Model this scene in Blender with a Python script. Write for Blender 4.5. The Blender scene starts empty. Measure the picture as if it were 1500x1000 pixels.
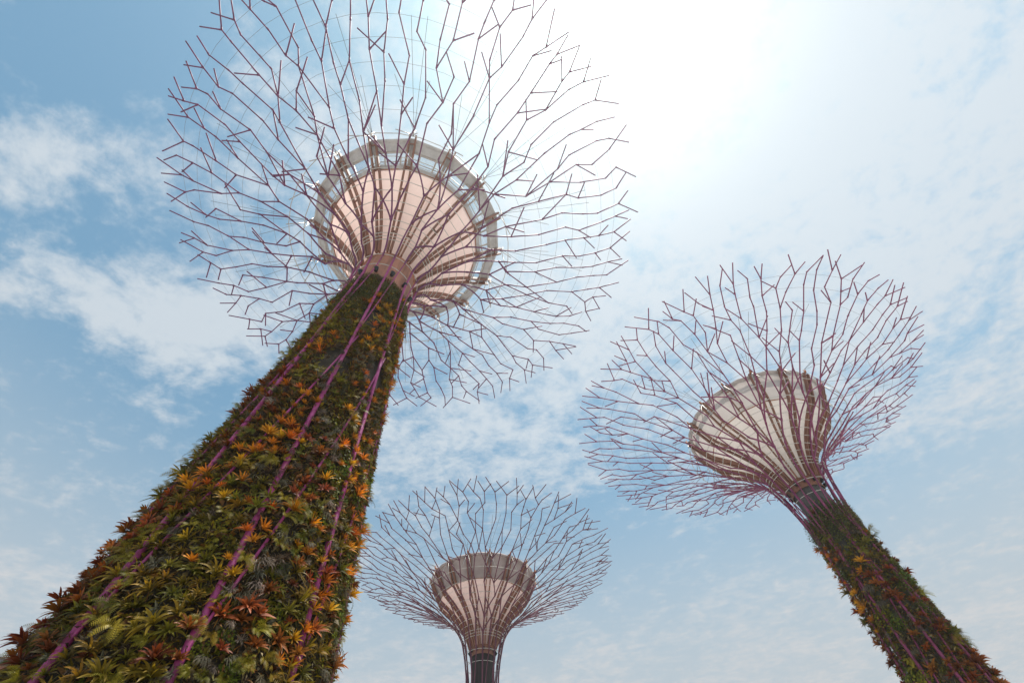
import bpy, math, random
import numpy as np
from mathutils import Vector, Matrix
random.seed(7); RNG = np.random.default_rng(7)
SC = bpy.context.scene; COL = SC.collection
PI = math.pi; R = math.radians

# ------------------------------------------------------------------ camera
EYE = 1.6
cd = bpy.data.cameras.new('camera'); cam = bpy.data.objects.new('camera', cd); COL.objects.link(cam); SC.camera = cam
cd.sensor_width = 36.0; cd.lens = 633.92 / 1500 * 36.0; cd.clip_start = 0.1; cd.clip_end = 6000
RC = [[0.9966377183568543, 0.06951182000402759, -0.043374707240177245],
      [0.08193447594537609, -0.8455305399625987, 0.5276029261121596],
      [0.0, -0.5293828603858304, -0.8483830426934028]]      # world -> camera
cam.matrix_world = Matrix.Translation((0, 0, EYE)) @ Matrix(RC).transposed().to_4x4()
SC.render.resolution_x = 1024; SC.render.resolution_y = 682

# ------------------------------------------------------------------ sun, sky, exposure
SUN_DIR = Vector((0.198, -0.057, 0.979)).normalized()
sl = bpy.data.lights.new('sun', 'SUN'); sl.energy = 4.7; sl.angle = R(0.5); sl.color = (1.0, 0.95, 0.87)
so = bpy.data.objects.new('sun', sl); COL.objects.link(so); so.location = (30, -10, 120)
so.rotation_euler = SUN_DIR.to_track_quat('Z', 'Y').to_euler()
SC.view_settings.view_transform = 'Standard'; SC.view_settings.look = 'None'
SC.view_settings.exposure = 0.3; SC.view_settings.gamma = 1.0; SC.view_settings.use_curve_mapping = False
SC.cycles.max_bounces = 8; SC.cycles.transparent_max_bounces = 12
SC.cycles.use_denoising = True; SC.cycles.denoising_prefilter = 'ACCURATE'; SC.cycles.denoising_input_passes = 'RGB_ALBEDO_NORMAL'


class NT:
    """small helper to write node trees"""
    def __init__(self, nt): self.nt = nt
    def n(self, typ, **kw):
        nd = self.nt.nodes.new(typ)
        for k, v in kw.items():
            if k.startswith('i_'): nd.inputs[int(k[2:])].default_value = v
            else: setattr(nd, k, v)
        return nd
    def l(self, a, b): self.nt.links.new(a, b)
    def m(self, op, a, b=None, c=None, clamp=False):
        nd = self.nt.nodes.new('ShaderNodeMath'); nd.operation = op; nd.use_clamp = clamp
        for i, v in enumerate((a, b, c)):
            if v is None: continue
            if isinstance(v, (int, float)): nd.inputs[i].default_value = v
            else: self.l(v, nd.inputs[i])
        return nd.outputs[0]
    def vm(self, op, a, b=None):
        nd = self.nt.nodes.new('ShaderNodeVectorMath'); nd.operation = op
        for i, v in enumerate((a, b)):
            if v is None: continue
            if isinstance(v, (tuple, list)): nd.inputs[i].default_value = v
            else: self.l(v, nd.inputs[i])
        return nd
    def mix(self, f, a, b, blend='MIX'):
        nd = self.nt.nodes.new('ShaderNodeMix'); nd.data_type = 'RGBA'; nd.blend_type = blend
        for s, v in ((nd.inputs[0], f), (nd.inputs[6], a), (nd.inputs[7], b)):
            if isinstance(v, (int, float)): s.default_value = v
            elif isinstance(v, (tuple, list)): s.default_value = tuple(v)[:3] + (1,)
            else: self.l(v, s)
        return nd.outputs[2]
    def ramp(self, v, a, b, c=0.0, d=1.0, smooth=True):
        nd = self.nt.nodes.new('ShaderNodeMapRange'); nd.interpolation_type = 'SMOOTHSTEP' if smooth else 'LINEAR'
        self.l(v, nd.inputs[0])
        for i, x in enumerate((a, b, c, d)): nd.inputs[i + 1].default_value = x
        return nd.outputs[0]


world = bpy.data.worlds.new('World'); SC.world = world; world.use_nodes = True
wt = world.node_tree; wt.nodes.clear(); W = NT(wt)
sky = W.n('ShaderNodeTexSky', sky_type='NISHITA'); sky.sun_disc = False
sky.sun_elevation = math.asin(SUN_DIR.z); sky.sun_rotation = math.atan2(SUN_DIR.x, SUN_DIR.y)
sky.air_density = 1.0; sky.dust_density = 1.0; sky.ozone_density = 1.5
tc = W.n('ShaderNodeTexCoord'); dirv = W.vm('NORMALIZE', tc.outputs['Generated']).outputs[0]
sp = W.n('ShaderNodeSeparateXYZ'); W.l(dirv, sp.inputs[0])
dz = W.m('MAXIMUM', sp.outputs[2], 0.06)
cb = W.n('ShaderNodeCombineXYZ'); W.l(W.m('DIVIDE', sp.outputs[0], dz), cb.inputs[0]); W.l(W.m('DIVIDE', sp.outputs[1], dz), cb.inputs[1])
uv = cb.outputs[0]                     # a flat cloud deck above the place
n1 = W.n('ShaderNodeTexNoise', noise_dimensions='3D'); n1.inputs['Scale'].default_value = 2.3; n1.inputs['Detail'].default_value = 12
n1.inputs['Roughness'].default_value = 0.65; n1.inputs['Distortion'].default_value = 0.55
W.l(uv, n1.inputs['Vector'])
n2 = W.n('ShaderNodeTexNoise', noise_dimensions='3D'); n2.inputs['Scale'].default_value = 9.0; n2.inputs['Detail'].default_value = 9
n2.inputs['Roughness'].default_value = 0.62; n2.inputs['Distortion'].default_value = 0.4
mp = W.n('ShaderNodeMapping'); mp.inputs['Rotation'].default_value = (0, 0, 0.6); mp.inputs['Scale'].default_value = (1.0, 1.25, 1.0); W.l(uv, mp.inputs[0]); W.l(mp.outputs[0], n2.inputs['Vector'])
# clouds that stood in the sky that day: (u, v, radius u, radius v, weight)
CLOUDS = [(-0.93, 0.06, .15, .07, .34), (-0.80, 0.08, .12, .05, .15), (-1.03, 0.15, .07, .03, .20),
          (-1.17, 0.33, .10, .06, .40), (-1.05, 0.39, .13, .08, .38), (-0.94, 0.47, .16, .10, .36), (-0.75, 0.49, .18, .13, .52),
          (-0.98, 0.58, .22, .08, .22), (-0.10, 1.05, .45, .25, .36), (-0.50, 0.85, .3, .22, .22), (0.22, 0.68, .25, .2, .24),
          (0.85, 0.25, .95, .65, .75), (0.1, 0.2, .45, .45, .14), (-0.15, 0.25, .3, .3, .08), (1.1, 1.0, .5, .4, .10),
          (-0.62, -0.10, .35, .12, -.20), (-0.85, 0.25, .14, .06, -.22), (-1.27, 0.66, .22, .12, -.22), (-1.1, 0.9, .2, .15, -.08),
          (0.45, 1.65, .40, .35, -.16), (1.55, 1.6, .45, .40, -.16), (-0.03, 0.87, .10, .05, -.12), (-1.0, -0.02, .5, .06, -.10)]
cov = None
for (u, v, ru, rv, w) in CLOUDS:
    d = W.vm('MULTIPLY', W.vm('SUBTRACT', uv, (u, v, 0)).outputs[0], (1 / ru, 1 / rv, 0)).outputs[0]
    e = W.m('MULTIPLY', W.m('EXPONENT', W.m('MULTIPLY', W.vm('DOT_PRODUCT', d, d).outputs['Value'], -1.0)), w)
    cov = e if cov is None else W.m('ADD', cov, e)
big = W.m('MULTIPLY', W.m('SUBTRACT', n1.outputs[0], 0.5), 1.5)
fine = W.m('MULTIPLY', W.m('SUBTRACT', n2.outputs[0], 0.5), 1.25)
n3 = W.n('ShaderNodeTexNoise', noise_dimensions='3D'); n3.inputs['Scale'].default_value = 24.0; n3.inputs['Detail'].default_value = 6; n3.inputs['Roughness'].default_value = 0.6; W.l(mp.outputs[0], n3.inputs['Vector'])
fine = W.m('ADD', fine, W.m('MULTIPLY', W.m('SUBTRACT', n3.outputs[0], 0.5), 0.8))
den = W.m('ADD', W.m('ADD', big, fine), W.m('ADD', W.m('ADD', cov, 0.20), W.m('MULTIPLY', W.ramp(sp.outputs[2], 0.60, 0.25), 0.22)))
mask = W.ramp(den, 0.12, 0.92)
ca = W.vm('DOT_PRODUCT', dirv, tuple(SUN_DIR)).outputs['Value']
ang = W.m('ARCCOSINE', W.m('MINIMUM', ca, 0.99999))
glow = W.m('ADD', W.m('MULTIPLY', W.m('EXPONENT', W.m('MULTIPLY', ang, -11.0)), 8.0),
           W.m('MULTIPLY', W.m('EXPONENT', W.m('MULTIPLY', ang, -3.4)), 1.75))
horizon = W.ramp(sp.outputs[2], 0.72, 0.24)
blue = W.mix(1.0, sky.outputs[0], (1.22, 1.82, 1.62), 'MULTIPLY')
blue = W.mix(0.07, blue, (6.0, 6.4, 6.7))
base = W.mix(W.m('MULTIPLY', horizon, 0.95), blue, (5.2, 5.75, 6.15))
cloudc = W.mix(horizon, (6.45, 7.0, 7.45), (6.6, 6.5, 6.5))
lit = W.n('ShaderNodeVectorMath', operation='SCALE'); W.l(cloudc, lit.inputs[0]); W.l(W.m('ADD', W.m('MULTIPLY', W.m('EXPONENT', W.m('MULTIPLY', ang, -2.4)), .30), 1.0), lit.inputs['Scale']); cloudc = lit.outputs[0]
col = W.mix(W.m('MULTIPLY', mask, 0.86), base, cloudc)
gl = W.n('ShaderNodeVectorMath', operation='SCALE'); gl.inputs[0].default_value = (1.0, 0.985, 0.96); W.l(glow, gl.inputs['Scale'])
col = W.vm('ADD', col, gl.outputs[0]).outputs[0]
bg = W.n('ShaderNodeBackground'); bg.inputs['Strength'].default_value = 0.083; W.l(col, bg.inputs['Color'])
wo = W.n('ShaderNodeOutputWorld'); W.l(bg.outputs[0], wo.inputs[0])
world.cycles.sampling_method = 'MANUAL'; world.cycles.sample_map_resolution = 1024


# ------------------------------------------------------------------ materials
def material(name, base=(.5, .5, .5), rough=.6, metal=0.0, var=0.12, scale=3.0, bump=0.0, bscale=20.0, translucent=0.0, tcol=None, spec=.5, streak=1.0):
    m = bpy.data.materials.new(name); m.use_nodes = True; t = m.node_tree; t.nodes.clear(); N = NT(t)
    o = N.n('ShaderNodeOutputMaterial'); p = N.n('ShaderNodeBsdfPrincipled')
    p.inputs['Roughness'].default_value = rough; p.inputs['Metallic'].default_value = metal; p.inputs['Specular IOR Level'].default_value = spec
    tcn = N.n('ShaderNodeTexCoord'); nz = N.n('ShaderNodeTexNoise'); nz.inputs['Scale'].default_value = scale; nz.inputs['Detail'].default_value = 6; nz.inputs['Roughness'].default_value = .65
    mpn = N.n('ShaderNodeMapping'); mpn.inputs['Scale'].default_value = (1, 1, streak); N.l(tcn.outputs['Object'], mpn.inputs[0]); N.l(mpn.outputs[0], nz.inputs['Vector'])
    f = N.ramp(nz.outputs[0], .3, .7)
    c = N.mix(f, tuple(x * (1 - var) for x in base), tuple(min(1, x * (1 + var)) for x in base)); N.l(c, p.inputs['Base Color'])
    if bump:
        nb = N.n('ShaderNodeTexNoise'); nb.inputs['Scale'].default_value = bscale; nb.inputs['Detail'].default_value = 5; N.l(tcn.outputs['Object'], nb.inputs['Vector'])
        b = N.n('ShaderNodeBump'); b.inputs['Strength'].default_value = bump; b.inputs['Distance'].default_value = .05; N.l(nb.outputs[0], b.inputs['Height']); N.l(b.outputs[0], p.inputs['Normal'])
    out = p.outputs[0]
    if translucent:
        tr = N.n('ShaderNodeBsdfTranslucent'); tr.inputs[0].default_value = (tcol or base) + (1,)
        mx = N.n('ShaderNodeMixShader'); mx.inputs[0].default_value = translucent; N.l(out, mx.inputs[1]); N.l(tr.outputs[0], mx.inputs[2]); out = mx.outputs[0]
    N.l(out, o.inputs[0]); return m


def leaf_material(name, transl=.35, rough=.5, vary=.30):
    m = bpy.data.materials.new(name); m.use_nodes = True; t = m.node_tree; t.nodes.clear(); N = NT(t)
    o = N.n('ShaderNodeOutputMaterial'); p = N.n('ShaderNodeBsdfPrincipled'); p.inputs['Roughness'].default_value = rough; p.inputs['Specular IOR Level'].default_value = .3
    at = N.n('ShaderNodeAttribute'); at.attribute_name = 'tint'; oi = N.n('ShaderNodeObjectInfo')
    hs = N.n('ShaderNodeHueSaturation'); hs.inputs['Saturation'].default_value = 1.0; N.l(at.outputs['Color'], hs.inputs['Color'])
    N.l(N.ramp(oi.outputs['Random'], 0, 1, .485, .515, False), hs.inputs['Hue'])
    r2 = N.m('FRACT', N.m('MULTIPLY', oi.outputs['Random'], 17.3)); N.l(N.ramp(r2, 0, 1, 1 - vary, 1 + vary, False), hs.inputs['Value'])
    N.l(hs.outputs[0], p.inputs['Base Color']); tr = N.n('ShaderNodeBsdfTranslucent'); N.l(hs.outputs[0], tr.inputs[0])
    mx = N.n('ShaderNodeMixShader'); mx.inputs[0].default_value = transl; N.l(p.outputs[0], mx.inputs[1]); N.l(tr.outputs[0], mx.inputs[2]); N.l(mx.outputs[0], o.inputs[0])
    return m


M = {}
M['steel'] = material('purple_steel_backlit_tone', (.145, .035, .105), .58, 0, .28, 2.2, .05, 30)  # canopy steel: same paint as the trunk rods, darkened to stand for backlight
M['steel_right'] = material('right_steel_backlit_tone', (.215, .044, .115), .62, 0, .16, 1.2)  # right canopy: paint of its rods with the backlit shade put into the colour
M['steel_far'] = material('dark_plum_painted_steel', (.13, .040, .065), .62, 0, .16, 1.2)
M['rod'] = material('purple_steel_lit_tone', (.33, .050, .185), .55, 0, .28, 2.2, .05, 30)  # same paint as the canopy steel, brightened for light falling on the trunk
M['rod_right'] = material('right_steel_lit_tone', (.25, .046, .125), .6, 0, .25, 2.0)  # right trunk rods: canopy paint again, with the lit tone in the colour
M['hoop'] = material('pale_galvanised_steel', (.52, .50, .47), .45, .3, .1, 2)
M['wire'] = material('grey_wire', (.22, .21, .22), .5, .4, .1, 2)
M['copper'] = material('brown_painted_rail', (.25, .115, .075), .55, 0, .18, .9, .04, 20)
M['claw'] = material('rust_orange_bracket', (.42, .16, .07), .55, 0, .15, 2)
M['skin'] = material('pale_peach_membrane', (.64, .61, .60), .65, 0, .07, .7, .05, 5, .42, (.94, .66, .57), streak=.5)
M['skin_white'] = material('off_white_membrane', (.53, .52, .515), .65, 0, .08, .7, .03, 6, .34, (.64, .57, .52))
M['skin_grey'] = material('pale_grey_membrane', (.43, .365, .355), .65, 0, .10, .7, .03, 6, .3, (.70, .50, .45))
M['fascia_dull'] = material('dull_mauve_fascia', (.39, .325, .315), .65, 0, .10, .8, .03, 6)
M['core_dark'] = material('near_black_core', (.035, .028, .027), .85, 0, .45, 1.0, .2, 8, streak=.2)
M['fascia'] = material('light_grey_fascia', (.50, .49, .485), .55, 0, .14, 1.4, .02, 8, streak=.3)
M['frame'] = material('warm_grey_window_frame', (.50, .46, .43), .5, 0, .08, 1.5)
M['collar'] = material('terracotta_collar', (.40, .185, .125), .6, 0, .38, 1.6, .1, 14, streak=.12)
M['concrete'] = material('grey_concrete', (.105, .098, .095), .8, 0, .45, 1.2, .25, 8, streak=.15)
M['soil'] = material('dark_planting_panel', (.045, .036, .026), .95, 0, .5, 1.2, .5, 9)
M['dark'] = material('black_lamp_housing', (.02, .02, .022), .4, .2, .1, 3)
M['leaf'] = leaf_material('leaf', .38)
M['leaf_dull'] = leaf_material('dull_leaf', .22, .7, .25)
g = bpy.data.materials.new('window_glass'); g.use_nodes = True; t = g.node_tree; t.nodes.clear(); N = NT(t)
o_ = N.n('ShaderNodeOutputMaterial'); a_ = N.n('ShaderNodeBsdfTransparent'); a_.inputs[0].default_value = (.90, .93, .95, 1); b_ = N.n('ShaderNodeBsdfGlossy'); b_.inputs['Roughness'].default_value = .05
x_ = N.n('ShaderNodeMixShader'); x_.inputs[0].default_value = .10; N.l(a_.outputs[0], x_.inputs[1]); N.l(b_.outputs[0], x_.inputs[2]); N.l(x_.outputs[0], o_.inputs[0]); M['glass'] = g


# ------------------------------------------------------------------ mesh helpers
class MB:
    def __init__(self): self.v = []; self.f = []; self.c = []
    def add(self, vs, fs, col=None):
        b = len(self.v); self.v.extend([tuple(x) for x in vs]); self.f.extend([tuple(i + b for i in q) for q in fs])
        if col is not None: self.c.extend(col)
    def tube(self, pts, rad, n=8, caps=True):
        pts = [Vector(p) for p in pts]; k = len(pts); rads = rad if isinstance(rad, (list, tuple)) else [rad] * k
        vs = []; up = None
        for i in range(k):
            d = (pts[min(i + 1, k - 1)] - pts[max(i - 1, 0)]).normalized()
            if up is None: up = Vector((0, 0, 1)) if abs(d.z) < .9 else Vector((1, 0, 0))
            a = (up - d * up.dot(d)).normalized(); b = d.cross(a); up = a
            for j in range(n):
                w = 2 * PI * j / n; vs.append(pts[i] + (a * math.cos(w) + b * math.sin(w)) * rads[i])
        fs = [(i * n + j, i * n + (j + 1) % n, (i + 1) * n + (j + 1) % n, (i + 1) * n + j) for i in range(k - 1) for j in range(n)]
        if caps: fs += [tuple(range(n))[::-1], tuple((k - 1) * n + j for j in range(n))]
        self.add(vs, fs)
    def beam(self, pts, sides, outs, w, h):
        """box section rail along pts; sides / outs are unit vectors per point"""
        vs = []
        for p, s, o in zip(pts, sides, outs):
            p = Vector(p)
            for a, b in ((-1, -1), (1, -1), (1, 1), (-1, 1)): vs.append(p + s * (a * w / 2) + o * (b * h / 2))
        k = len(pts); fs = [(i * 4 + j, i * 4 + (j + 1) % 4, (i + 1) * 4 + (j + 1) % 4, (i + 1) * 4 + j) for i in range(k - 1) for j in range(4)]
        self.add(vs, fs + [(3, 2, 1, 0), tuple((k - 1) * 4 + j for j in range(4))])
    def quad_box(self, c4, nrm, th):
        """a plate with corners c4 and thickness th along nrm"""
        c4 = [Vector(c) for c in c4]; nrm = Vector(nrm)
        self.add([c for c in c4] + [c + nrm * th for c in c4], [(3, 2, 1, 0), (4, 5, 6, 7), (0, 1, 5, 4), (1, 2, 6, 5), (2, 3, 7, 6), (3, 0, 4, 7)])
    def mesh(self, name, mat, smooth=True):
        me = bpy.data.meshes.new(name); me.from_pydata(self.v, [], self.f); me.materials.append(mat)
        if smooth: me.polygons.foreach_set('use_smooth', [True] * len(me.polygons))
        if self.c:
            at = me.attributes.new('tint', 'FLOAT_COLOR', 'POINT'); at.data.foreach_set('color', np.array([tuple(c) + (1,) for c in self.c], np.float32).ravel())
        me.update(); return me
    def build(self, name, mat, parent=None, smooth=True):
        o = bpy.data.objects.new(name, self.mesh(name, mat, smooth)); COL.objects.link(o); o.parent = parent; return o


def tag(o, label=None, cat=None, group=None, kind=None):
    if label: o['label'] = label
    if cat: o['category'] = cat
    if group: o['group'] = group
    if kind: o['kind'] = kind
    return o


def empty(name, loc):
    o = bpy.data.objects.new(name, None); COL.objects.link(o); o.location = loc; return o


def smooth_profile(pts, n=80):
    """dense centripetal Catmull-Rom through (r, z) points"""
    P = [np.array(p, float) for p in pts]; P = [2 * P[0] - P[1]] + P + [2 * P[-1] - P[-2]]; out = []
    for i in range(1, len(P) - 2):
        p0, p1, p2, p3 = P[i - 1:i + 3]
        t0 = 0; t1 = t0 + np.linalg.norm(p1 - p0) ** .5; t2 = t1 + np.linalg.norm(p2 - p1) ** .5; t3 = t2 + np.linalg.norm(p3 - p2) ** .5
        for t in np.linspace(t1, t2, n, endpoint=(i == len(P) - 3)):
            a1 = (t1 - t) / (t1 - t0) * p0 + (t - t0) / (t1 - t0) * p1; a2 = (t2 - t) / (t2 - t1) * p1 + (t - t1) / (t2 - t1) * p2; a3 = (t3 - t) / (t3 - t2) * p2 + (t - t2) / (t3 - t2) * p3
            b1 = (t2 - t) / (t2 - t0) * a1 + (t - t0) / (t2 - t0) * a2; b2 = (t3 - t) / (t3 - t1) * a2 + (t - t1) / (t3 - t1) * a3
            out.append((t2 - t) / (t2 - t1) * b1 + (t - t1) / (t2 - t1) * b2)
    return np.array(out)


class Prof:
    def __init__(self, pts, S, straight_top=False):
        d = smooth_profile(pts[:-1] if straight_top else pts)
        if straight_top: d = np.concatenate([d, np.linspace(d[-1], np.array(pts[-1]), 12)[1:]])
        d = d * S; d[:, 1] += EYE
        self.d = d; s = np.concatenate([[0], np.cumsum(np.hypot(*np.diff(d, axis=0).T))]); self.s = s; self.L = s[-1]
    def at(self, s): return float(np.interp(s, self.s, self.d[:, 0])), float(np.interp(s, self.s, self.d[:, 1]))
    def s_r(self, r):
        i = int(self.d[:, 0].argmin()); return float(np.interp(r, self.d[i:, 0], self.s[i:]))
    def s_z(self, z): return float(np.interp(z, self.d[:, 1], self.s))


def pol(r, th, z): return Vector((r * math.cos(th), r * math.sin(th), z))


SL, SR = 4.6, 3.9
TL = (-2.223 * SL, 3.135 * SL); TM = (-1.999 * SR, 17.919 * SR); TR = (7.585 * SR, 10.133 * SR)


# ------------------------------------------------------------------ ground and far building
def ground():
    n = 96; mb = MB(); rad = [0.01, 40, 150, 600, 3000]
    vs = [(r * math.cos(2 * PI * j / n), r * math.sin(2 * PI * j / n), 0) for r in rad for j in range(n)]
    mb.add(vs, [(i * n + j, i * n + (j + 1) % n, (i + 1) * n + (j + 1) % n, (i + 1) * n + j) for i in range(len(rad) - 1) for j in range(n)])
    m = bpy.data.materials.new('pale_paving'); m.use_nodes = True; t = m.node_tree; N = NT(t); p = t.nodes['Principled BSDF']; p.inputs['Roughness'].default_value = .8
    tcn = N.n('ShaderNodeTexCoord'); br = N.n('ShaderNodeTexBrick'); br.inputs['Scale'].default_value = 1.0; br.inputs['Color1'].default_value = (.50, .46, .42, 1); br.inputs['Color2'].default_value = (.44, .41, .38, 1); br.inputs['Mortar'].default_value = (.22, .21, .2, 1)
    br.inputs['Mortar Size'].default_value = .012; N.l(tcn.outputs['Object'], br.inputs['Vector'])
    nz = N.n('ShaderNodeTexNoise'); nz.inputs['Scale'].default_value = .08; nz.inputs['Detail'].default_value = 8; N.l(tcn.outputs['Object'], nz.inputs['Vector'])
    far = N.ramp(N.vm('LENGTH', tcn.outputs['Object']).outputs['Value'], 70, 130)
    bed = N.ramp(N.vm('LENGTH', N.vm('SUBTRACT', tcn.outputs['Object'], (TL[0], TL[1], 0)).outputs[0]).outputs['Value'], 12.5, 12.0)
    c = N.mix(N.m('MAXIMUM', bed, N.m('MULTIPLY', N.ramp(nz.outputs[0], .46, .54), far)), br.outputs[0], (.055, .085, .03)); N.l(c, p.inputs['Base Color'])
    o = mb.build('ground', m, None, False); tag(o, 'pale paved plaza with lawns farther out', 'ground', kind='structure')


ground()


def far_building():
    d = Vector((-0.7205, 0.6285, 0.0)).normalized() ; base = d * 260; root = empty('apartment_tower', base); root.rotation_euler.z = math.atan2(d.y, d.x) + .25
    tag(root, 'far tower block with red and white floor bands at the lower left corner', 'building')
    H = 80.6; hw = 14.0
    def box(mb, x0, x1, y0, y1, z0, z1): mb.add([(x0, y0, z0), (x1, y0, z0), (x1, y1, z0), (x0, y1, z0), (x0, y0, z1), (x1, y0, z1), (x1, y1, z1), (x0, y1, z1)], [(3, 2, 1, 0), (4, 5, 6, 7), (0, 1, 5, 4), (1, 2, 6, 5), (2, 3, 7, 6), (3, 0, 4, 7)])
    red = material('brick_red_render', (.33, .10, .055), .8, 0, .2, .3); wht = material('white_slab_edge', (.66, .64, .62), .7, 0, .1, .3); dk = material('dark_roof', (.05, .05, .06), .8, 0, .2, .3); gl = material('blue_grey_strip_window', (.07, .09, .11), .15, 0, .2, .6)
    mb = MB(); box(mb, -9, 9, -hw, hw, 0, H - 1.6); mb.build('wall', red, root, False)
    mb = MB(); box(mb, -9.6, 9.6, -hw - .6, hw + .6, H - 1.6, H); mb.build('roof', dk, root, False)
    for k in range(22):
        z = H - 4.2 - k * 3.4
        mb = MB(); box(mb, -9.5, 9.5, -hw - .5, hw + .5, z, z + .9); mb.build('floor_band', wht, root, False)
        mb = MB(); box(mb, -9.2, 9.2, -hw + 1, hw - 1, z - 1.9, z - .5); mb.build('strip_window', gl, root, False)


far_building()


# ------------------------------------------------------------------ the planted towers
def steel_lattice(P, levels, n0, target, rng, th_off):
    """branching members on the flared surface: per rib a list of (s0, th0, s1, th1, level)"""
    segs = [[] for _ in range(n0)]; K = len(levels)
    tips = [(th_off + 2 * PI * i / n0, i, levels[0]) for i in range(n0)]
    for k in range(K - 1):
        n = target[k + 1]; ds = levels[k + 1] - levels[k]; space = 2 * PI / n; last = k == K - 2
        if n == n0 and k == 0: slots = [t[0] for t in tips]
        else:
            ph = rng.uniform(0, space); slots = [ph + i * space + rng.uniform(-.27, .27) * space for i in range(n)]
        rng.shuffle(slots); kids = {i: 0 for i in range(len(tips))}; nxt = []
        for w in slots:
            near = sorted(range(len(tips)), key=lambda i: abs((tips[i][0] - w + PI) % (2 * PI) - PI))[:3]
            d = [abs((tips[i][0] - w + PI) % (2 * PI) - PI) for i in near]
            p = near[0]
            r1 = P.at(levels[k + 1])[0]
            if kids[p] and not kids[near[1]] and d[1] * r1 < .9 * ds and rng.random() < .6: p = near[1]
            elif kids[p] >= 2: p = near[1]
            if min(d) * r1 > 1.5 * ds: continue
            kids[p] += 1; t, rib, s0 = tips[p]; t_ = t + ((w - t + PI) % (2 * PI) - PI)
            s1 = levels[k + 1] + (rng.uniform(-.36, .30) * ds if k >= 3 else rng.uniform(-.1, .1) * ds if k else 0)
            if last: s1 = min(P.L, levels[k + 1] + rng.uniform(-.45, .05) * ds)
            segs[rib].append((s0, t, s1, t_, k)); nxt.append((t_, rib, s1))
            # second parent closes a diamond low on the flare
            if 1 <= k <= 6 and rng.random() < .28 and d[1] * r1 < .9 * ds and near[1] != p:
                t2, rib2, s02 = tips[near[1]]; segs[rib2].append((s02, t2, s1, t2 + ((w - t2 + PI) % (2 * PI) - PI), k)); kids[near[1]] += 1
        # free ends: short twigs that leave the members at an angle
        for i, (t, rib, s0) in enumerate(tips):
            if k >= 4 and (kids[i] == 0 or rng.random() < .40):
                r = P.at(s0)[0]; L = ds * rng.uniform(.6, 1.1); sg = rng.choice((-1, 1)); an = rng.uniform(.45, .95)
                s1 = min(P.L, s0 + L * math.cos(an)); segs[rib].append((s0, t, s1, t + sg * L * math.sin(an) / max(r, .5), k))
        tips = nxt
    # forked rim
    for (t, rib, s0) in tips:
        r = P.at(s0)[0]
        for sg in ((-1, 1) if rng.random() < .72 else (rng.choice((-1, 1)),)):
            L = rng.uniform(.6, 1.25) * (P.L - levels[-1]) * 1.5; an = sg * rng.uniform(.12, .75); segs[rib].append((s0, t, s0 + L * math.cos(an), t + L * math.sin(an) / r, K))
    return segs


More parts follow.
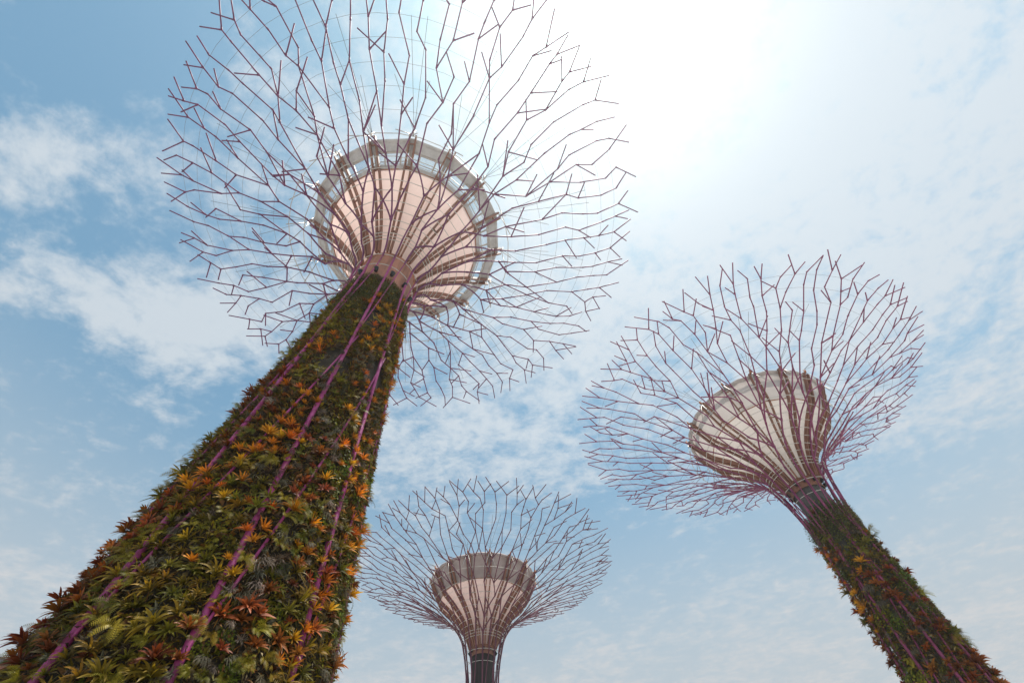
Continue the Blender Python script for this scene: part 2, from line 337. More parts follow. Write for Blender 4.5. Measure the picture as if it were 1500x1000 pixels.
def planted_tower(X, Y, S, label, prof, drum, core, neck, windows, mats, seed, th_off, targets, rad, zbase, brace_z):
    rng = random.Random(seed)
    root = empty('planted_steel_tower', (X, Y, 0)); tag(root, label, 'tower', 'planted towers with steel branch canopies')
    P = Prof(prof, S); D = Prof(drum, S, True)
    Zs = lambda z: EYE + z * S
    # --- core
    mb = MB(); n = 48; rows = [(r * S, Zs(z)) for r, z in core]; rows[0] = (rows[0][0], 0.0)
    mb.add([pol(r, 2 * PI * j / n, z) for r, z in rows for j in range(n)], [(i * n + j, i * n + (j + 1) % n, (i + 1) * n + (j + 1) % n, (i + 1) * n + j) for i in range(len(rows) - 1) for j in range(n)])
    mb.build('trunk', mats['core'], root)
    # --- collar with ring lip
    c0, c1, cr = neck
    mb = MB(); rows = [(cr * S * .99, Zs(c0)), (cr * S * 1.02, Zs(c0)), (cr * S * 1.02, Zs(c1) - .25), (cr * S * 1.07, Zs(c1) - .25), (cr * S * 1.07, Zs(c1) - .02), (cr * S * .9, Zs(c1) - .02)]
    mb.add([pol(r, 2 * PI * j / n, z) for r, z in rows for j in range(n)], [(i * n + j, i * n + (j + 1) % n, (i + 1) * n + (j + 1) % n, (i + 1) * n + j) for i in range(len(rows) - 1) for j in range(n)])
    mb.build('collar', M['collar'] if windows else mats['copper'], root, False)
    for i in range(12):
        th = 2 * PI * (i + .3) / 12; p = pol(cr * S * 1.02, th, Zs(c0) + (Zs(c1) - Zs(c0)) * .38); o = Vector((math.cos(th), math.sin(th), .3)).normalized()
        mb = MB(); mb.tube([p, p + o * .16], .05, 6); mb.tube([p + o * .14 + Vector((0, 0, -.12)), p + o * .3 + Vector((0, 0, .16))], [.13, .19], 10); mb.build('spotlight', M['dark'], root)
    # --- funnel skin, 16 flat-sided bays
    NB = 16; sm = D.s_r(drum[-2][0] * S); srim = D.L; ss = list(np.linspace(0, sm, 15))
    doff = th_off + .11
    for i in range(NB):
        a0 = doff + 2 * PI * i / NB; a1 = doff + 2 * PI * (i + 1) / NB; mb = MB(); nu = 8; vs = []
        for s in ss:
            r, z = D.at(s); A = pol(r, a0, z); B = pol(r, a1, z); t = s / sm
            for u in range(nu + 1):
                w = u / nu; p = A.lerp(B, w); sag = math.sin(PI * w) * .22 * math.sin(PI * min(1, t * 1.02)) ** .8 if t < .98 else 0; q = Vector((p.x, p.y, 0)).normalized(); vs.append(p - q * sag + Vector((0, 0, sag * .5)))
        mb.add(vs, [(a * (nu + 1) + b, a * (nu + 1) + b + 1, (a + 1) * (nu + 1) + b + 1, (a + 1) * (nu + 1) + b) for a in range(len(ss) - 1) for b in range(nu)])
        mb.build('membrane_panel', mats['skin'], root)
    def bay(a0, a1, s): r, z = D.at(s); return pol(r, a0, z), pol(r, a1, z)
    rr, rz = D.at(srim)
    if windows:
        L = srim - sm; sA, sB = sm + .16 * L, sm + .64 * L
        for i in range(NB):
            a0 = doff + 2 * PI * i / NB; a1 = doff + 2 * PI * (i + 1) / NB
            l0, l1 = bay(a0, a1, sm); m0, m1 = bay(a0, a1, sA); u0, u1 = bay(a0, a1, sB); t0, t1 = bay(a0, a1, srim)
            nrm = (m1 - m0).cross(u0 - m0).normalized()
            if nrm.dot(Vector((m0.x, m0.y, 0))) < 0: nrm = -nrm
            mb = MB(); mb.quad_box([l0, l1, m1, m0], -nrm, .10); mb.quad_box([u0, u1, t1, t0], -nrm, .30); 
            # rounded lip on the top edge
            mb.tube([t0 - nrm * .15, t1 - nrm * .15], .26, 10)
            mb.build('fascia_panel', M['fascia'], root, False)
            wn = MB()
            def bar(pa, pb, w, dpt, off=0.0):
                ax = (pb - pa).normalized(); sd = ax.cross(nrm).normalized(); wn.beam([pa - nrm * off, pb - nrm * off], [sd, sd], [nrm, nrm], w, dpt)
            for u in (.02, .27, .73, .98): bar(m0.lerp(m1, u), u0.lerp(u1, u), .15, .13, .02)
            bar(m0.lerp(u0, .30), m1.lerp(u1, .30), .07, .06, .16); bar(m0.lerp(u0, .94), m1.lerp(u1, .94), .16, .09, .10)
            bar(m0.lerp(u0, .14), m1.lerp(u1, .14), .05, .05, .17)
            w_ = wn.build('window', M['frame'], root, False)
            pn = MB(); pn.quad_box([m0.lerp(u0, .01) - nrm * .22, m1.lerp(u1, .01) - nrm * .22, m1.lerp(u1, .99) - nrm * .22, m0.lerp(u0, .99) - nrm * .22], -nrm, .02); pn.build('pane', M['glass'], w_, False)
    else:
        for i in range(NB):
            a0 = doff + 2 * PI * i / NB; a1 = doff + 2 * PI * (i + 1) / NB; mb = MB(); nu = 6; vs = []
            for s in np.linspace(sm, srim, 6):
                r, z = D.at(s); z -= .06 if s < sm + .01 else 0
                A = pol(r, a0, z); B = pol(r, a1, z); vs += [A.lerp(B, u / nu) * 1.0 + Vector((A.x + B.x, A.y + B.y, 0)).normalized() * (.22 * (s - sm) / (srim - sm) * math.sin(PI * u / nu)) for u in range(nu + 1)]
            mb.add(vs, [(a * (nu + 1) + b, a * (nu + 1) + b + 1, (a + 1) * (nu + 1) + b + 1, (a + 1) * (nu + 1) + b) for a in range(5) for b in range(nu)])
            mb.tube([pol(rr, a0, rz), pol(rr + .14, (a0 + a1) / 2, rz), pol(rr, a1, rz)], .22, 10)
            mb.build('fascia_panel', mats['fascia'], root)
    mb = MB(); r, z = D.at(sm)
    for i in range(NB): mb.tube([pol(r + .03, doff + 2 * PI * i / NB, z), pol(r + .03, doff + 2 * PI * (i + 1) / NB, z)], .05, 6)
    mb.build('trim', M['claw'], root)
    # inner ring beam and floor of the funnel
    mb = MB(); mb.tube([pol(rr * .93, 2 * PI * j / 32, rz - .05) for j in range(33)], .18, 8, False); mb.build('ring_beam', M['frame'], root)
    # --- paired rails of the funnel, with tip bracket
    for i in range(NB):
        a = doff + 2 * PI * i / NB; side = Vector((-math.sin(a), math.cos(a), 0)); rad_ = Vector((math.cos(a), math.sin(a), 0)); mb = MB()
        sl_ = list(np.linspace(.05, srim, 22)); pts = []; outs = []
        for s in sl_:
            r, z = D.at(s); ra, za = D.at(max(0, s - .2)); rb, zb = D.at(min(D.L, s + .2)); tn = Vector((rb - ra, 0, zb - za)).normalized()
            o = rad_ * tn.z + Vector((0, 0, -tn.x)); outs.append(o); pts.append(pol(r, a, z) + o * .26)
        tn_end = (pts[-1] - pts[-2]).normalized(); pts.append(pts[-1] + tn_end * .28); outs.append(outs[-1])
        gap = [min(.29, .125 + .013 * j) for j in range(len(pts))]; sd = [side] * len(pts)
        for sg in (-1, 1): mb.beam([p + side * sg * gp for p, gp in zip(pts, gap)], sd, outs, .155, .34)
        for j in range(4, len(pts) - 1, 4): mb.beam([pts[j] - side * gap[j], pts[j] + side * gap[j]], [outs[j]] * 2, [tn_end] * 2, .1, .12)
        fr = mb.build('funnel_rail', mats['copper'], root, False)
        tip = pts[-1]; mb = MB()
        if windows:
            mb.tube([tip, tip + rad_ * .35 + Vector((0, 0, .25))], .09, 6); mb.tube([tip + rad_ * .25 + Vector((0, 0, .1)), tip + rad_ * .3 + Vector((0, 0, 1.5))], [.07, .03], 6)
        else:
            arc = [tip + rad_ * (.30 * math.sin(w)) + Vector((0, 0, .12 + .42 * (1 - math.cos(w)) / 2)) + rad_ * -.12 for w in np.linspace(-.4, 2.7, 8)]
            mb.tube(arc, [.17, .16, .15, .13, .11, .09, .07, .05], 6)
        mb.build('bracket', M['hoop'] if windows else M['claw'], fr)
        # struts and cables to the branches
        for da in (-.085, .085):
            r, z = P.at(P.s_r(rr * 1.13)); mb = MB(); mb.tube([tip + rad_ * .1, pol(r, a + da, z)], .042, 5); mb.build('strut', M['hoop'], root)
        for da, q in ((-.10, 1.55), (.10, 1.55), (-.03, 2.0), (.04, 2.02)):
            r, z = P.at(P.s_r(rr * q)); mb = MB(); mb.tube([tip + Vector((0, 0, .5)) + rad_ * .2, pol(r, a + da, z)], .019, 4); mb.build('stay_cable', M['wire'], root)
    # --- steel branches on the flared surface
    f_ = prof[-1][0] / 5.35
    hoop_s = [P.s_z(Zs(7.0)), P.s_z(Zs(7.35)), P.s_z(Zs(7.75))] + [P.s_r(x * S * f_) for x in (.80, .98, 1.25, 1.58, 1.95, 2.32, 2.7, 3.08, 3.46, 3.84, 4.2, 4.55, 4.88)]
    s_neck = P.s_z(Zs(7.3)); levels = [s_neck, P.s_z(Zs(7.8))] + [P.s_r(x * S * f_) for x in (.98, 1.42, 1.95, 2.5, 3.05, 3.6, 4.12, 4.6, 5.0)]
    n0 = 18
    segs = steel_lattice(P, levels, n0, targets, rng, th_off)
    n9 = 9
    for i in range(n0):
        mb = MB(); th = th_off + 2 * PI * i / n0
        # rod of the trunk that carries this branch
        rb_ = MB()
        if i % 2 == 0:
            pts = []
            for q in np.linspace(P.s_z(Zs(zbase)), s_neck, 14): r, z = P.at(q); pts.append(pol(r, th, z))
            rb_.tube(pts, [rad[0] * 1.15] * 8 + [rad[0]] * 6, 8)
        else:
            pts = []; sB = P.s_z(Zs(4.6 if windows else 5.2))
            for w in np.linspace(0, 1, 8): r, z = P.at(sB + (s_neck - sB) * w); pts.append(pol(r, th - (2 * PI / n0) * (1 - w) * 1.0, z))
            rb_.tube(pts, rad[0] * .52, 7)
        rb_.build('trunk_rod', mats['rod'], root)
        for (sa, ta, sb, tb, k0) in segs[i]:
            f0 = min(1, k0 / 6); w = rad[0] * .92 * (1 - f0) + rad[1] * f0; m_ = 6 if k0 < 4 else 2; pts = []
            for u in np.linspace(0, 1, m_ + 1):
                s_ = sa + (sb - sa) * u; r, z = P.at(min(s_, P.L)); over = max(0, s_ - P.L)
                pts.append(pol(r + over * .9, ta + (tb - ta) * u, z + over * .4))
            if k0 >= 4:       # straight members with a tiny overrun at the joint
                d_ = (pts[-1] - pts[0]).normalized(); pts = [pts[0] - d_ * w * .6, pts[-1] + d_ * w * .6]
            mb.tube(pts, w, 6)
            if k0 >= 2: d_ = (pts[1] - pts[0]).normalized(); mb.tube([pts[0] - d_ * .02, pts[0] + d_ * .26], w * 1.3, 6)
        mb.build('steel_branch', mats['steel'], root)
    # --- helical braces round the trunk
    for i in range(n9):
        for (za, zb, o0, tw) in brace_z:
            mb = MB(); pts = []; sa = P.s_z(Zs(za)); sb = P.s_z(Zs(zb))
            for w in np.linspace(0, 1, 12): r, z = P.at(sa + (sb - sa) * w); pts.append(pol(r + .02, th_off + 2 * PI * i / n9 + R(o0 + tw * w), z))
            mb.tube(pts, rad[0] * .55, 7); mb.build('diagonal_brace', mats['rod'], root)
    # --- hoops tying the branches
    for k, s in enumerate(hoop_s):
        r, z = P.at(s); thick = .036 if k < 9 else .012
        m_ = 36 if k < 9 else 54
        mb = MB(); mb.tube([pol(r - .02, th_off + 2 * PI * j / m_, z) for j in range(m_ + 1)], thick, 5, False); mb.build('hoop', M['hoop'] if k < 9 else M['wire'], root)
        if 2 <= k < 7:      # a second, intermediate hoop
            s2 = (s + hoop_s[k + 1]) / 2; r, z = P.at(s2); mb = MB(); mb.tube([pol(r - .02, th_off + 2 * PI * j / m_, z) for j in range(m_ + 1)], .03, 5, False); mb.build('hoop', M['hoop'], root)
    return root, P


SL, SR = 4.6, 3.9
TL = (-2.223 * SL, 3.135 * SL); TM = (-1.999 * SR, 17.919 * SR); TR = (7.585 * SR, 10.133 * SR)
prof_L = [(.938, -.35), (.869, 1), (.757, 2.5), (.660, 4), (.585, 5.5), (.535, 6.6), (.56, 7.2), (.66, 7.65), (.90, 7.98), (1.25, 8.36), (1.86, 8.80), (2.62, 9.24), (3.55, 9.65), (4.5, 10.02), (5.35, 10.29)]
drum_L = [(.465, 7.64), (.62, 8.02), (.88, 8.5), (1.22, 9.02), (1.613, 9.513), (2.103, 10.0)]
core_L = [(.90, -.35), (.83, 1), (.715, 2.5), (.60, 4), (.52, 5.5), (.47, 6.2), (.44, 6.6), (.44, 7.64)]
prof_M = [(.78, -.4), (.67, 2.5), (.568, 5), (.545, 6.2), (.59, 6.9), (.69, 7.45), (.83, 7.95), (1.2, 8.48), (1.86, 9.0), (2.62, 9.5), (3.6, 9.98), (4.55, 10.36), (5.45, 10.66)]
drum_M = [(.40, 7.59), (.55, 7.98), (.80, 8.42), (1.18, 8.84), (1.70, 9.28), (2.085, 10.0)]
core_M = [(.62, -.4), (.56, 2.5), (.47, 5), (.40, 6.6), (.38, 7.6)]
TG = [18, 18, 20, 29, 40, 51, 60, 69, 76, 81, 84]
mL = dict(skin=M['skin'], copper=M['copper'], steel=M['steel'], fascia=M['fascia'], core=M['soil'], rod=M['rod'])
mM = dict(skin=M['skin_grey'], copper=M['copper'], steel=M['steel_far'], fascia=M['fascia_dull'], core=M['core_dark'], rod=M['steel_far'])
mR = dict(skin=M['skin_white'], copper=M['copper'], steel=M['steel_right'], fascia=M['skin_white'], core=M['concrete'], rod=M['rod_right'])
tower_L, PL = planted_tower(TL[0], TL[1], SL, 'tallest planted tower, ring of windows round its pink funnel, thick flowering trunk', prof_L, drum_L, core_L, (6.25, 7.64, .465), True, mL, 3, R(-60), TG, (.088, .062), -.35,
                            [(.3, 4.6, -10, 54)])
tower_M, PM = planted_tower(TM[0], TM[1], SR, 'smallest looking planted tower, upright and farthest off, with a dull pink funnel', prof_M, drum_M, core_M, (7.30, 7.59, .42), False, mM, 11, R(-84), TG, (.108, .060), -.4,
                            [(3.0, 6.0, 0, 40), (5.4, 7.3, 0, 20)])
tower_R, PR = planted_tower(TR[0], TR[1], SR, 'planted tower leaning across the right side, white windowless funnel with brown rails', prof_M, drum_M, core_M, (7.30, 7.59, .42), False, mR, 23, R(-113), TG, (.108, .058), -.4,
                            [(2.2, 5.2, 0, 40), (4.9, 7.0, 10, -30)])


# ------------------------------------------------------------------ plants
def lerp3(a, b, t): return tuple(a[i] + (b[i] - a[i]) * t for i in range(3))


def strap(mb, rng, d, length, width, droop, c0, c1, base=Vector((0, 0, 0)), seg=5, fold=.25, tipf=.12):
    d = Vector(d).normalized(); p = Vector(base); vs = []; cs = []
    for i in range(seg + 1):
        t = i / seg; sd = d.cross(Vector((0, .3, 1)));
        if sd.length < .05: sd = Vector((1, 0, 0))
        sd.normalize(); nr = sd.cross(d).normalized(); w = width * (.55 + 1.1 * t if t < .35 else max(tipf, .94 * (1 - ((t - .35) / .65) ** 2.2) + .04)) * .5
        c = lerp3(c0, c1, t ** .8)
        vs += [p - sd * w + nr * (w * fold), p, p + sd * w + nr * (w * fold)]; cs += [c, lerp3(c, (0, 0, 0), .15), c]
        p = p + d * (length / seg); d = (d + Vector((0, -1, 0)) * droop / seg + Vector((0, 0, -.2)) * droop / seg).normalized()
    fs = []
    for i in range(seg): fs += [(i * 3, i * 3 + 1, i * 3 + 4, i * 3 + 3), (i * 3 + 1, i * 3 + 2, i * 3 + 5, i * 3 + 4)]
    mb.add(vs, fs, cs)


def rosette(rng, n, length, width, c0, c1, spread=(.25, 1.25), droop=1.0, mat=None, name='rosette'):
    mb = MB(); ax = Vector((0, .86, .51)); e1 = Vector((1, 0, 0)); e2 = ax.cross(e1)
    for i in range(n):
        ph = i * 2.39996 + rng.uniform(-.2, .2); el = spread[0] + (spread[1] - spread[0]) * (i / max(1, n - 1)) ** .8 + rng.uniform(-.1, .1)
        d = ax * math.cos(el) + (e1 * math.cos(ph) + e2 * math.sin(ph)) * math.sin(el); f = rng.uniform(.75, 1.15)
        k0 = lerp3(c0, c1, rng.uniform(0, .35)); k1 = lerp3(c1, c0, rng.uniform(0, .35))
        strap(mb, rng, d, length * f * (.75 + .25 * i / n), width * rng.uniform(.85, 1.15), droop * rng.uniform(.5, 1.4), k0, k1)
    return mb.mesh(name, mat or M['leaf'])


def fern_mesh(rng, n, length, c0, c1):
    mb = MB()
    for i in range(n):
        ph = 2 * PI * i / n + rng.uniform(-.4, .4); d = Vector((math.cos(ph) * .8, math.sin(ph) * .5 + .45, .75)).normalized(); L = length * rng.uniform(.7, 1.15); p = Vector((0, 0, 0)); m = 14
        cc = lerp3(c0, c1, rng.random())
        for k in range(m):
            t = k / (m - 1); nxt = p + d * (L / m); sd = d.cross(Vector((0, .25, 1))).normalized(); nr = sd.cross(d)
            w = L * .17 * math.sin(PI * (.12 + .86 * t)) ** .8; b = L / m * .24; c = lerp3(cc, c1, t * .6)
            for s in (-1, 1):
                q = p + sd * s * w + d * (w * .45) - nr * (w * .12) + Vector((0, -w * .15, 0))
                mb.add([p - d * b, p + d * b, q + d * b * .3, q - d * b * .3], [(0, 1, 2, 3)], [c, c, lerp3(c, c1, .5), lerp3(c, c1, .5)])
            p = nxt; d = (d + Vector((0, -1.5, -.2)) * (1.35 / m)).normalized()
    return mb.mesh('fern', M['leaf'])


def tuft_mesh(rng, n, length, c0, c1):
    mb = MB()
    for i in range(n):
        ph = rng.uniform(0, 2 * PI); el = rng.uniform(.1, 1.35); d = Vector((math.cos(ph) * math.sin(el), math.sin(ph) * math.sin(el) + .2, math.cos(el) + .15))
        L = length * rng.uniform(.55, 1.2); c = lerp3(c0, c1, rng.random())
        strap(mb, rng, d, L, .022 * L / .4 + .006, rng.uniform(.2, 1.7), lerp3(c, (0, 0, 0), .35), c, Vector((rng.uniform(-.12, .12), rng.uniform(-.12, .12), -.05)), 3, 0, .2)
    return mb.mesh('air_plant_tuft', M['leaf_dull'])


def leafy_mesh(rng, n, size, c0, c1, ext=(.42, .55)):
    mb = MB()
    for i in range(n):
        a = rng.uniform(0, 2 * PI); q = math.sqrt(rng.random()); p = Vector((ext[0] * q * math.cos(a), ext[1] * q * math.sin(a), rng.uniform(.0, .28) * (1.1 - q * .8) + .02))
        nr = Vector((rng.uniform(-.7, .7), rng.uniform(-.1, 1.1), 1)).normalized(); ax = Vector((rng.uniform(-1, 1), rng.uniform(-1.3, .4), rng.uniform(-.2, .3))); ax = (ax - nr * ax.dot(nr)).normalized(); sd = nr.cross(ax)
        s = size * rng.uniform(.65, 1.25); c = lerp3(c0, c1, rng.random()); w = s * .42
        mb.add([p, p + ax * s * .45 - sd * w, p + ax * s + nr * (-.15 * s), p + ax * s * .45 + sd * w], [(0, 1, 2), (0, 2, 3)], [c] * 4)
    return mb.mesh('leafy_climber', M['leaf'])


rg = random.Random(5)
KINDS = {}
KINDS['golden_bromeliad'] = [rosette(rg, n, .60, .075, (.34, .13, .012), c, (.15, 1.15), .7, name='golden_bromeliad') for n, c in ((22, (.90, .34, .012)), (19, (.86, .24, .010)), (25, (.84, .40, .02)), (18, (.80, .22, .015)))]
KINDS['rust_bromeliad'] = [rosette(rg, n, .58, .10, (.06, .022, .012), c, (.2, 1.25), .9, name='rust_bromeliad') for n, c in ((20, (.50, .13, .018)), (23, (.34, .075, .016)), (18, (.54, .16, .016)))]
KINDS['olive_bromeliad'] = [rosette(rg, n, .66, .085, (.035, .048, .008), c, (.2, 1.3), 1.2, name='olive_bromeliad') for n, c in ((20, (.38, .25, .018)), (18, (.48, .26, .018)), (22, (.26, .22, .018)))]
KINDS['fern'] = [fern_mesh(rg, n, L, c0, c1) for n, L, c0, c1 in ((9, .66, (.13, .125, .012), (.32, .27, .02)), (8, .72, (.19, .15, .014), (.44, .32, .03)), (10, .58, (.08, .10, .012), (.21, .21, .022)))]
KINDS['air_plant_tuft'] = [tuft_mesh(rg, n, .48, c0, c1) for n, c0, c1 in ((70, (.10, .10, .065), (.30, .28, .20)), (80, (.08, .055, .04), (.26, .165, .11)), (64, (.075, .08, .045), (.22, .215, .12)), (60, (.12, .095, .07), (.38, .30, .23)))]
def hanging_tuft(rng, n, c0, c1):
    mb = MB()
    for i in range(n):
        c = lerp3(c0, c1, rng.random()); d = Vector((rng.uniform(-.7, .7), rng.uniform(-.1, .7), rng.uniform(.5, 1.0)))
        strap(mb, rng, d, rng.uniform(.5, .95), .026, rng.uniform(1.8, 3.4), lerp3(c, (0, 0, 0), .3), c, Vector((rng.uniform(-.15, .15), rng.uniform(-.1, .1), -.04)), 5, 0, .2)
    return mb.mesh('air_plant_tuft', M['leaf_dull'])


KINDS['air_plant_tuft'] += [hanging_tuft(rg, 46, (.14, .10, .07), (.42, .32, .25)), hanging_tuft(rg, 50, (.09, .08, .05), (.26, .22, .14))]
KINDS['leafy_climber'] = [leafy_mesh(rg, 150, .13, c0, c1) for c0, c1 in (((.075, .105, .010), (.27, .27, .02)), ((.055, .09, .010), (.19, .23, .02)), ((.11, .125, .012), (.36, .31, .02)))]
KINDS['moss_cushion'] = [leafy_mesh(rg, 420, .085, (.06, .070, .020), (.19, .19, .05), (.75, .95)), leafy_mesh(rg, 420, .085, (.07, .075, .020), (.24, .21, .055), (.65, .85))]

SPOTS_L = {
'golden_bromeliad': [(-68.1, 16.62), (-73.3, 15.64), (-68.7, 14.66), (-72.2, 13.52), (-28.6, 19.09), (9.0, 19.07), (-25.8, 16.44), (-32.5, 24.32), (-3.8, 27.43), (-50.8, 27.77), (-64.8, 13.93), (-25.7, 15.38), (-30.1, 13.73), (-31.2, 9.94), (-17.4, 9.43), (-62.5, 8.96), (-29.0, 6.95), (-7.2, 13.36), (-43.7, 11.72), (-81.9, 12.56),
  (-61.1, 9.87), (-7.3, 12.21), (14.7, 10.16), (19.0, 8.28), (-81.7, 11.32), (-96.1, 12.07), (-16.8, 13.69), (-24.4, 9.02), (-0.1, 11.95), (-88.6, 17.41), (10.2, 25.82), (-50, 26.6), (0, 24.0), (15, 22.4), (-80, 21.5), (-38, 22.0), (-15, 26.0)],
'rust_bromeliad': [(-45.8, 13.05), (-47.1, 12.08), (-55.8, 14.18), (-109.6, 10.38), (-42.8, 7.75), (-103.4, 6.71), (-123.8, 9.82), (-83.7, 15.38), (-18.7, 9.65), (-97.6, 13.45), (-103.0, 18.53), (-107.5, 7.86), (-62.1, 7.1), (-29.1, 7.91), (-116.3, 8.77), (-111.6, 10.18)],
'olive_bromeliad': [(-85.0, 10.82), (-79.3, 11.68), (-93.5, 10.1), (-91.6, 8.57), (-73.1, 7.82), (-95.3, 7.37), (-95.4, 6.16), (-75.1, 6.43), (-29.0, 8.47), (-19.1, 7.49), (-67.4, 8.23), (-65.9, 10.18), (-14.0, 10.8), (-16.5, 8.47)],
'fern': [(-72.1, 9.18), (-52.8, 11.31), (-81.0, 8.49), (-64.3, 7.52), (-66.6, 6.75), (-99.1, 7.09), (-91.7, 7.66), (-41.7, 10.78), (-84.9, 13.34), (-116.8, 20.68), (-97.1, 23.01), (-72.8, 23.87), (-41.9, 25.27), (-23.6, 22.44), (-30.4, 6.59), (-49.9, 6.66), (-103.8, 9.12), (-55.8, 13.42), (-60, 23.5), (-85, 25), (-30, 27.0), (-5, 25.5), (-70, 18.5), (-88, 19.5), (-40, 17.0), (10, 24.0)],
'air_plant_tuft': [(-64.4, 10.93), (-49.4, 14.09), (-55.2, 8.0), (-27.5, 11.2), (-57.1, 20.18), (-49.6, 21.15), (-55.5, 17.33), (-53.2, 14.84), (-88.6, 7.82), (-89.8, 9.17), (-55.6, 7.18), (-47.7, 8.56), (-44.0, 9.95), (-40.0, 9.84), (-60.3, 6.18), (-4.9, 7.72), (-85.1, 6.85), (-64.6, 11.86), (-23.0, 18.1), (-45.5, 6.31), (-90.9, 16.37)],
'leafy_climber': [(-38.7, 9.25), (-38.6, 8.36), (-39.9, 7.27), (-38.9, 6.62), (10.9, 11.87), (0.1, 9.9), (16.7, 8.74), (15.5, 15.41), (-37.3, 10.51), (-38.5, 13.35), (-77.1, 10.57), (20.3, 18.29), (21.0, 21.65), (3.4, 13.36), (0.2, 9.02), (-36.8, 12.1), (-79.9, 6.16), (-40.6, 14.78), (-75.2, 9.6), (0.9, 10.65)],
'moss_cushion': [(-77.0, 27.9), (-34.6, 28.89), (-89.7, 26.2), (-9.7, 29.33), (-72.4, 25.3), (-60, 28.6), (-45, 29.9), (-95, 29.6), (10, 29.8), (-25, 30.9), (-72, 31.5), (-50, 31.7), (-95, 31.2), (-15, 31.4), (-62, 32.0), (-36, 31.6)]}
BARE_L = [(-66.1, 20.0), (-19.7, 20.79), (-52.7, 25.58)]
SPOTS_R = {'golden_bromeliad': [(-170.5, 20.06), (-171.6, 18.88), (163.4, 22.91)], 'rust_bromeliad': [(-42.9, 22.81), (-109.4, 20.5), (-94.5, 16.17), (-112.4, 14.09), (-128.0, 16.05), (147.5, 19.31), (148.1, 16.9), (-41.1, 21.71), (-59.4, 13.99), (-113.3, 18.85), (147.9, 15.68)],
'fern': [(-130.3, 23.32), (-133.3, 24.06), (-42.4, 23.72), (-68.5, 15.69), (-160.0, 15.02), (-63.4, 18.71)], 'air_plant_tuft': [(-120.5, 16.18), (-116.6, 17.34), (-132.1, 15.21), (-104.0, 25.75), (-140.4, 19.85), (-41.0, 23.03)], 'olive_bromeliad': [(-150, 21), (-80, 22), (-60, 16)], 'leafy_climber': [(-150, 17)], 'moss_cushion': [(-120, 25.5), (-140, 26.6), (-105, 27.0), (-80, 26.4), (-165, 26.2)]}
ORD = ['', 'second ', 'third ', 'fourth ', 'fifth ', 'sixth ', 'seventh ', 'eighth ', 'ninth ', 'tenth ', 'eleventh ', 'twelfth ', 'thirteenth ', 'fourteenth ', 'fifteenth ', 'sixteenth ', 'seventeenth ', 'eighteenth ', 'nineteenth ', 'twentieth ']
LOOK = {'golden_bromeliad': 'golden orange bromeliad', 'rust_bromeliad': 'rust red bromeliad', 'olive_bromeliad': 'olive green bromeliad', 'fern': 'arching green fern', 'air_plant_tuft': 'grey brown wispy tuft', 'leafy_climber': 'small leaved climber', 'moss_cushion': 'dark green mossy cushion'}
CAT = {'golden_bromeliad': 'bromeliad', 'rust_bromeliad': 'red bromeliad', 'olive_bromeliad': 'green bromeliad', 'fern': 'fern', 'air_plant_tuft': 'air plant', 'leafy_climber': 'climber', 'moss_cushion': 'moss'}


COUNT = {}


def adiff(a, b): return (a - b + 180) % 360 - 180


